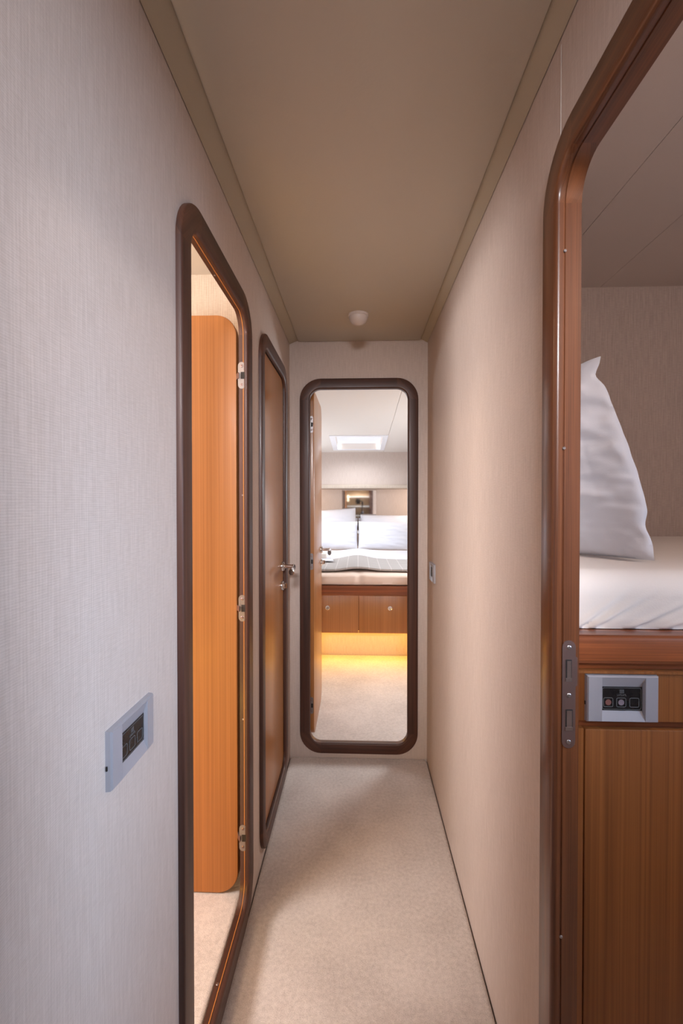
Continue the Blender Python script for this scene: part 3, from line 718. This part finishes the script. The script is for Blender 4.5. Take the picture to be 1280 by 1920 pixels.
def dense_front(pr):
    out = []
    for i in range(len(pr)):
        a, b = Vector(pr[i]), Vector(pr[(i + 1) % len(pr)]); st = 0.004 if max(a.y, b.y) < 1.118 and max(a.x, b.x) < 0.9 else 0.04
        k = max(1, int((b - a).length / st))
        out += [tuple(a.lerp(b, j / k)) for j in range(k)]
    return out
mb = MB()
pr = [(0.806, 1.0145), (0.8015, 1.030), (0.800, 1.06)] + [(0.845 - 0.045 * cos(t), 1.073 + 0.044 * sin(t)) for t in linspace(0.1, pi / 2, 8)] + [(1.628, 1.117), (1.628, 1.0145)]
pr = dense_front(pr)
def dm(x, j, y, z):
    if z < 1.016 and y > 0.83: return (0, 0, 0)
    k = max(0, min(1, (0.86 - y) / 0.05)) * max(0, min(1, (z - 1.0135) / 0.006))
    s = 0
    for (x0, sl, amp, wd) in ((0.385, 1.25, 0.0065, 0.009), (0.410, 1.6, 0.0057, 0.009), (0.475, 2.0, 0.0053, 0.011), (0.535, 2.4, 0.0046, 0.012)):
        c = x0 + (z - 1.014) * sl
        fade = max(0.0, 1 - (z - 1.014) / 0.075)
        s += amp * fade * (math.exp(-((x - c) / wd) ** 2) - 0.9 * math.exp(-((x - c - wd * 1.7) / wd) ** 2))
    n_ = 0.0018 * nz(x * 9, y * 9, z * 9)
    return (0, -k * (s + n_), 0.0015 * nz(x * 5, y * 5) * (1 if z > 1.08 else 0))
extrude_x(mb, pr, linspace(BX0 + 0.003, 1.545, 240), dm)
m_ = mb.build('mattress', M['sheet'], smooth=60)
tag(m_, 'mattress in a white fitted sheet on the high single berth', 'mattress')

def cushion(mb, P, U, V, N, w, hgt, th, seed, n=44, clampx=None, wrinkle=0.004, hem=None, ears=0.03, floorz=None, backy=None, edge_fn=None):
    """cushion centred on the mid of its bottom edge P; U across, V up, N front"""
    P, U, V, N = Vector(P), Vector(U), Vector(V), Vector(N)
    vs = []; idx = {}
    for side in (1, -1):
        for i in range(n + 1):
            for j in range(n + 1):
                s, t = -1 + 2 * i / n, -1 + 2 * j / n
                if side == -1 and (i in (0, n) or j in (0, n)): idx[(side, i, j)] = idx[(1, i, j)]; continue
                fs, ft = max(0, 1 - abs(s) ** 2.4), max(0, 1 - abs(t) ** 2.4)
                b = (fs * ft) ** 0.55
                # outline pulled in between corners
                a = s * (1 - ears * (1 - t * t) * 1.0); c = t * (1 - ears * (1 - s * s))
                wr = wrinkle * (nz(s * 2.2 + seed, t * 6 + seed, side * 3) + 0.5 * nz(s * 5 + seed, t * 13, side + seed)) * min(1, b * 3)
                edge = max(abs(s), abs(t))
                wr += wrinkle * 1.2 * nz(s * 9 + seed, t * 9, seed) * max(0, edge - 0.6)
                if hem and side == 1: wr -= 0.003 * math.exp(-((s - hem) / 0.012) ** 2)
                if edge_fn: a, c = edge_fn(s, t, a, c)
                q = P + U * (a * w / 2) + V * ((c + 1) / 2 * hgt) + N * (side * (th / 2 * b) + wr)
                if clampx is not None and q.x < clampx: q.x = clampx
                if floorz is not None and q.z < floorz: q.z = floorz
                if backy is not None and q.y > backy: q.y = backy
                idx[(side, i, j)] = len(vs); vs.append(q)
    fs_ = []
    for side in (1, -1):
        for i in range(n):
            for j in range(n):
                f = (idx[(side, i, j)], idx[(side, i + 1, j)], idx[(side, i + 1, j + 1)], idx[(side, i, j + 1)])
                fs_.append(f if side == 1 else f[::-1])
    mb.add(vs, fs_)
mb = MB()
Uv = Vector((0.605, -0.796, 0)); Vv = Vector((-0.088, 0.040, 0.41)).normalized(); Nv = Vector((-0.796, -0.605, 0.0)).normalized() * 0.9 + Vector((0, 0, 0.1))
Wp = 0.40
def upright(s_, t, a, c):
    h = (c + 1) / 2; k = (s_ + 1) / 2
    bulge = 0.06 * sin(pi * min(1, h / 0.92)) + 0.02 * sin(pi * h * 1.9) - 0.06 * math.exp(-((h - 0.92) / 0.04) ** 2) + 0.03 * max(0, (h - 0.95) / 0.05) - 0.04 * math.exp(-((h - 0.17) / 0.05) ** 2)
    a2 = a + bulge * k ** 2
    ear = max(0, (k - 0.80) / 0.20) * max(0, (h - 0.8) / 0.2)
    c2 = c + 0.05 * ear
    return a2, c2
cushion(mb, Vector((0.603, 0.924, 1.121)) - Uv * (Wp / 2), Uv, Vv, Nv, Wp, 0.430, 0.125, 3.3, n=80, clampx=XR + TR + 0.006, wrinkle=0.012, hem=0.66, ears=0.0, floorz=1.1195, edge_fn=upright)
tag(mb.build('pillow', M['linen'], smooth=80), 'white pillow standing upright on the high single berth', 'pillow')

# ------------------------------------------------------------------ double bed in the far cabin
e = empty('bed', (0.02, 3.25, FC), 'double bed base with teak drawers and amber light under it', 'bed')
bx0, bx1 = -1.0, 1.05
mb = MB()
extrude_x(mb, [(3.29, 0.551), (3.236, 0.551), (3.232, 0.556), (3.232, 0.616), (3.237, 0.622), (3.29, 0.622)], [bx0, bx1]); mb.build('rail', M['rail'], e, grain='x', smooth=25)
T = frame((0, 3.25, 0), (1, 0, 0), (0, -1, 0))
for x0, x1, kx in ((bx0, 0.0026, -0.2237), (0.0058, bx1, 0.235)):
    mb = MB(); slab(mb, T, (x0, x1, 0.272, 0.5475), 0.002, -0.018, 0.0, 0.0015)
    dr = mb.build('drawer', M['teak'], e)
    mb = MB(); mb.lathe((kx, 3.2503, 0.457), (0, -1, 0), [(0.0165, 0), (0.0165, 0.003), (0.014, 0.005), (0.009, 0.004), (0.008, 0.002), (0.0, 0.002)], 22)
    kn = mb.build('knob', M['chrome'], dr)
mb = MB(); mb.box((bx0, 3.268, 0.285), (bx1, 3.30, 0.55)); mb.box((bx0, 3.30, 0.285), (bx1, 5.41, 0.618)); mb.build('bed_box', M['teak_dark'], e)
mb = MB(); mb.box((bx0, 3.395, FC - 0.012), (bx1, 5.41, 0.285)); mb.build('plinth', M['cabin_wall'], e)
mb = MB(); mb.box((bx0, 3.305, 0.273), (bx1, 3.325, 0.2848)); mb.build('light_strip', M['amber_led'], e)

mb = MB()
pr = [(3.262, 0.6235), (3.244, 0.635), (3.240, 0.66), (3.246, 0.685)] + [(3.285 - 0.037 * cos(t), 0.676 + 0.022 * sin(t)) for t in linspace(0.2, pi / 2, 5)] + [(5.405, 0.698), (5.405, 0.6235)]
pr = resample(pr, 0.02)
def dmb(x, j, y, z):
    if z < 0.63: return (0, 0, 0)
    c = math.exp(-((x - 0.004) / 0.03) ** 2)
    k = 1 if y < 3.32 else 0.3
    f = sin(x * 55 + 3 * nz(x * 6)) * 0.003 * math.exp(-((x + 0.03) / 0.12) ** 2) if y < 3.3 else 0
    return (0, k * (0.010 * c + f + 0.006 * nz(x * 7, z * 20)), 0.006 * math.exp(-((x - 0.0) / 0.10) ** 2) * (1 if z > 0.68 else 0) - 0.006 * c + 0.004 * nz(x * 4, y * 3))
extrude_x(mb, pr, linspace(bx0 + 0.01, bx1 - 0.01, 200), dmb)
tag(mb.build('mattress', M['cream_sheet'], smooth=60), 'thick mattress in a cream sheet on the double bed', 'mattress')

def soft_sheet(name, mat, y0, y1, z, th, x0, x1, label, cat, peak=0.03, wave=0.006, drop=0.0, y1f=None):
    mb = MB(); ny = 26; xs = linspace(x0, x1, 130); vs = []; n = 0
    top = []; bot = []
    prof = [(y0 + 0.006, 0.0), (y0, th * 0.35), (y0, th * 0.75), (y0 + 0.008, th)] + [(y0 + 0.012 + (y1 - y0 - 0.012) * k / ny, th) for k in range(ny + 1)] + [(y1, 0.0)]
    def d_(x, j, y, zz):
        pk = peak * math.exp(-((x - 0.0) / 0.13) ** 2)
        wv = wave * (nz(x * 3.1 + 7, y * 4) + 0.5 * nz(x * 8, y * 10 + 3))
        dy = 0.02 * nz(x * 2.3, 5.0) + (y1f(x) if (y1f and y > (y0 + y1) / 2) else 0) * ((y - y0) / (y1 - y0))
        return (0, dy, pk + wv * (1 if zz > 0.003 else 0.5))
    extrude_x(mb, [(y, z + q) for y, q in prof], xs, lambda x, j, y, zz: d_(x, j, y, zz - z))
    return tag(mb.build(name, mat, smooth=60), label, cat)
soft_sheet('duvet', M['linen'], 3.96, 4.725, 0.7065, 0.012, -0.97, 1.02, 'smooth white duvet between the pillows and the grey checked blanket', 'duvet', 0.020, 0.003)
soft_sheet('blanket', M['blanket'], 3.37, 3.97, 0.7065, 0.018, -0.98, 1.03, 'grey checked blanket folded across the foot of the double bed', 'blanket', 0.020, 0.004, y1f=lambda x: 0.14 * math.exp(-((x + 0.02) / 0.16) ** 2) - 0.10 * max(0, -x - 0.15) * 2)

for (cx, y, z, w_, hgt, th, lean, roll, seed, lab, zf) in (
        (-0.325, 5.10, 0.728, 0.64, 0.43, 0.17, 14, 3.5, 1.1, 'white pillow at the back nearest the open leaf, one corner raised', 0.704),
        (0.345, 5.12, 0.720, 0.64, 0.375, 0.17, 16, -0.5, 2.2, 'white pillow at the back under the mirror edge, lying flat topped', 0.704),
        (-0.315, 4.80, 0.714, 0.62, 0.328, 0.15, 22, 0, 4.7, 'white front pillow on the bed close to the open leaf', 0.704),
        (0.305, 4.79, 0.714, 0.61, 0.325, 0.15, 22, -1.0, 6.4, 'white front pillow on the bed with a pointed top corner', 0.704)):
    mb = MB(); a = radians(lean); b = radians(roll)
    U = Vector((cos(b), 0, sin(b))); V = Vector((-sin(b) * cos(a), sin(a), cos(a) * cos(b))); N = Vector((0, -cos(a), sin(a)))
    cushion(mb, (cx, y, z), U, V, N, w_, hgt, th, seed, n=40, wrinkle=0.006, ears=0.02, floorz=zf, hem=0.12 if seed > 6 else None)
    tag(mb.build('pillow', M['linen'], smooth=80), lab, 'pillow', 'pillows on the double bed')

# folded white cloth on the blanket, partly behind the lock of the open leaf
e = empty('towel', (-0.28, 3.86, 0.7440), 'small white folded towel on the grey checked blanket beside the open leaf', 'towel')
mb = MB()
mb.hexa([(-0.42, 3.74, 0.7360), (-0.205, 3.72, 0.7360), (-0.235, 3.92, 0.7360), (-0.42, 3.98, 0.7360), (-0.42, 3.74, 0.7440), (-0.205, 3.72, 0.7420), (-0.235, 3.92, 0.7460), (-0.42, 3.98, 0.7480)])
mb.build('lower_fold', M['linen'], e)
mb = MB(); mb.hexa([(-0.41, 3.84, 0.7455), (-0.275, 3.84, 0.7455), (-0.275, 3.96, 0.7480), (-0.41, 3.96, 0.7485), (-0.40, 3.845, 0.7840), (-0.28, 3.845, 0.7840), (-0.28, 3.955, 0.7870), (-0.40, 3.955, 0.7870)])
k = mb.build('upper_fold', M['sheet'], e)

# mirror on the headboard wall
mb = MB(); mb.box((-0.1963, 5.4255, 0.85), (0.2218, 5.4318, 1.387))
tag(mb.build('mirror', M['mirror']), 'mirror above the bed pillows reflecting the camera and shelves', 'mirror')

# lamp housings on the left cabin ceiling, plus one for the added berth light
for x, y, lab in ((0.98, 0.20, 'added unseen ceiling lamp brightening the single berth cabin'), (-0.86, 0.60, 'round warm ceiling lamp near the cabin doorway'), (-1.05, 1.20, 'round warm ceiling lamp close to the open leaf')):
    e = empty('ceiling_lamp', (x, y, CEIL), lab, 'ceiling lamp')
    mb = MB(); mb.lathe((x, y, CEIL), (0, 0, -1), [(0.045, 0), (0.045, 0.004), (0.040, 0.007), (0.034, 0.007)], 24); mb.build('rim', M['steel'], e)
    mb = MB(); mb.lathe((x, y, CEIL - 0.0065), (0, 0, -1), [(0.033, 0), (0.033, 0.002), (0, 0.002)], 24); mb.build('diffuser', M['warm_led'], e)

# ------------------------------------------------------------------ behind the camera, seen in the mirror
e = empty('shelf_unit', (0.0, -1.2, 0), 'tan shelf unit with white shelf edges seen in the mirror', 'shelves')
mb = MB(); mb.box((-0.325, -1.352, 0.0), (0.325, -1.33, 1.98)); mb.build('back_panel', M['tan'], e)
for x0, x1 in ((-0.325, -0.30), (0.30, 0.325)):
    mb = MB(); mb.box((x0, -1.33, 0.0), (x1, -1.08, 1.98)); mb.build('side_panel', M['casing_red'], e)
for z in (0.58, 0.85, 1.105, 1.365, 1.64):
    mb = MB(); mb.box((-0.30, -1.33, z - 0.014), (0.30, -1.08, z + 0.014)); mb.build('shelf', M['white_shelf'], e)
mb = MB(); mb.cyl((-0.268, -1.06, 1.24), (-0.268, -1.06, 1.40), 0.007, 14)
e2 = empty('wall_lamp', (-0.268, -1.06, 1.22), 'slim bright vertical lamp beside the shelves in the mirror', 'lamp')
mb.build('tube', M['warm_led'], e2)
for z in (1.22, 1.40):
    mb = MB(); mb.box((-0.285, -1.079, z), (-0.251, -1.05, z + 0.02)); mb.build('bracket', M['steel'], e2)

e = empty('tripod', (0.105, -0.13, 0.0), 'black tripod carrying the camera seen in the mirror', 'tripod')
tx, ty = 0.105, -0.13
mb = MB(); mb.cyl((tx, ty, 0.62), (tx, ty, 1.17), 0.014, 16); mb.build('centre_column', M['rubber'], e)
mb = MB(); mb.lathe((tx, ty, 0.93), (0, 0, 1), [(0.026, 0), (0.034, 0.01), (0.034, 0.045), (0.02, 0.06)], 20); mb.build('collar', M['satin_steel'], e)
for a in (205, 305, 90):
    mb = MB(); c, s = cos(radians(a)), sin(radians(a)); R = 0.26
    pts = [(tx + c * 0.025, ty + s * 0.025, 0.955), (tx + c * (0.025 + R * 0.42), ty + s * (0.025 + R * 0.42), 0.56), (tx + c * (0.03 + R * 0.43), ty + s * (0.03 + R * 0.43), 0.55), (tx + c * (0.025 + R), ty + s * (0.025 + R), 0.012)]
    mb.tube(pts, [0.015, 0.014, 0.010, 0.009], 12); lg = mb.build('leg', M['rubber'], e)
    mb = MB(); mb.cyl((tx + c * (0.025 + R), ty + s * (0.025 + R), 0.0005), (tx + c * (0.025 + R), ty + s * (0.025 + R), 0.022), 0.012, 12); mb.build('foot', M['rubber'], lg)
mb = MB(); mb.lathe((tx, ty, 1.165), (0, 0, 1), [(0.020, 0), (0.024, 0.01), (0.024, 0.04), (0.018, 0.052), (0.014, 0.056)], 20); mb.tube([(tx, ty, 1.215), (tx, ty, 1.235), (tx - 0.020, ty, 1.243), (tx - 0.0512, ty, 1.243)], [0.014, 0.014, 0.013, 0.013], 12)
mb.build('ball_head', M['rubber'], e)
e = empty('camera', (0.0, -0.12, 1.24), 'black camera mounted upright on the tripod seen in the mirror', 'camera')
mb = MB(); mb.box((-0.050, -0.150, 1.172), (0.050, -0.098, 1.312)); mb.box((-0.064, -0.146, 1.215), (-0.050, -0.102, 1.269)); mb.build('body', M['rubber'], e)
mb = MB(); mb.lathe((0.0, -0.098, 1.242), (0, 1, 0), [(0.034, 0), (0.036, 0.01), (0.036, 0.05), (0.041, 0.058), (0.043, 0.074), (0.040, 0.076), (0.034, 0.070), (0, 0.066)], 30); mb.build('lens', M['black'], e)
mb = MB(); mb.box((0.0502, -0.145, 1.205), (0.0528, -0.103, 1.279)); mb.build('mount_plate', M['black'], e)
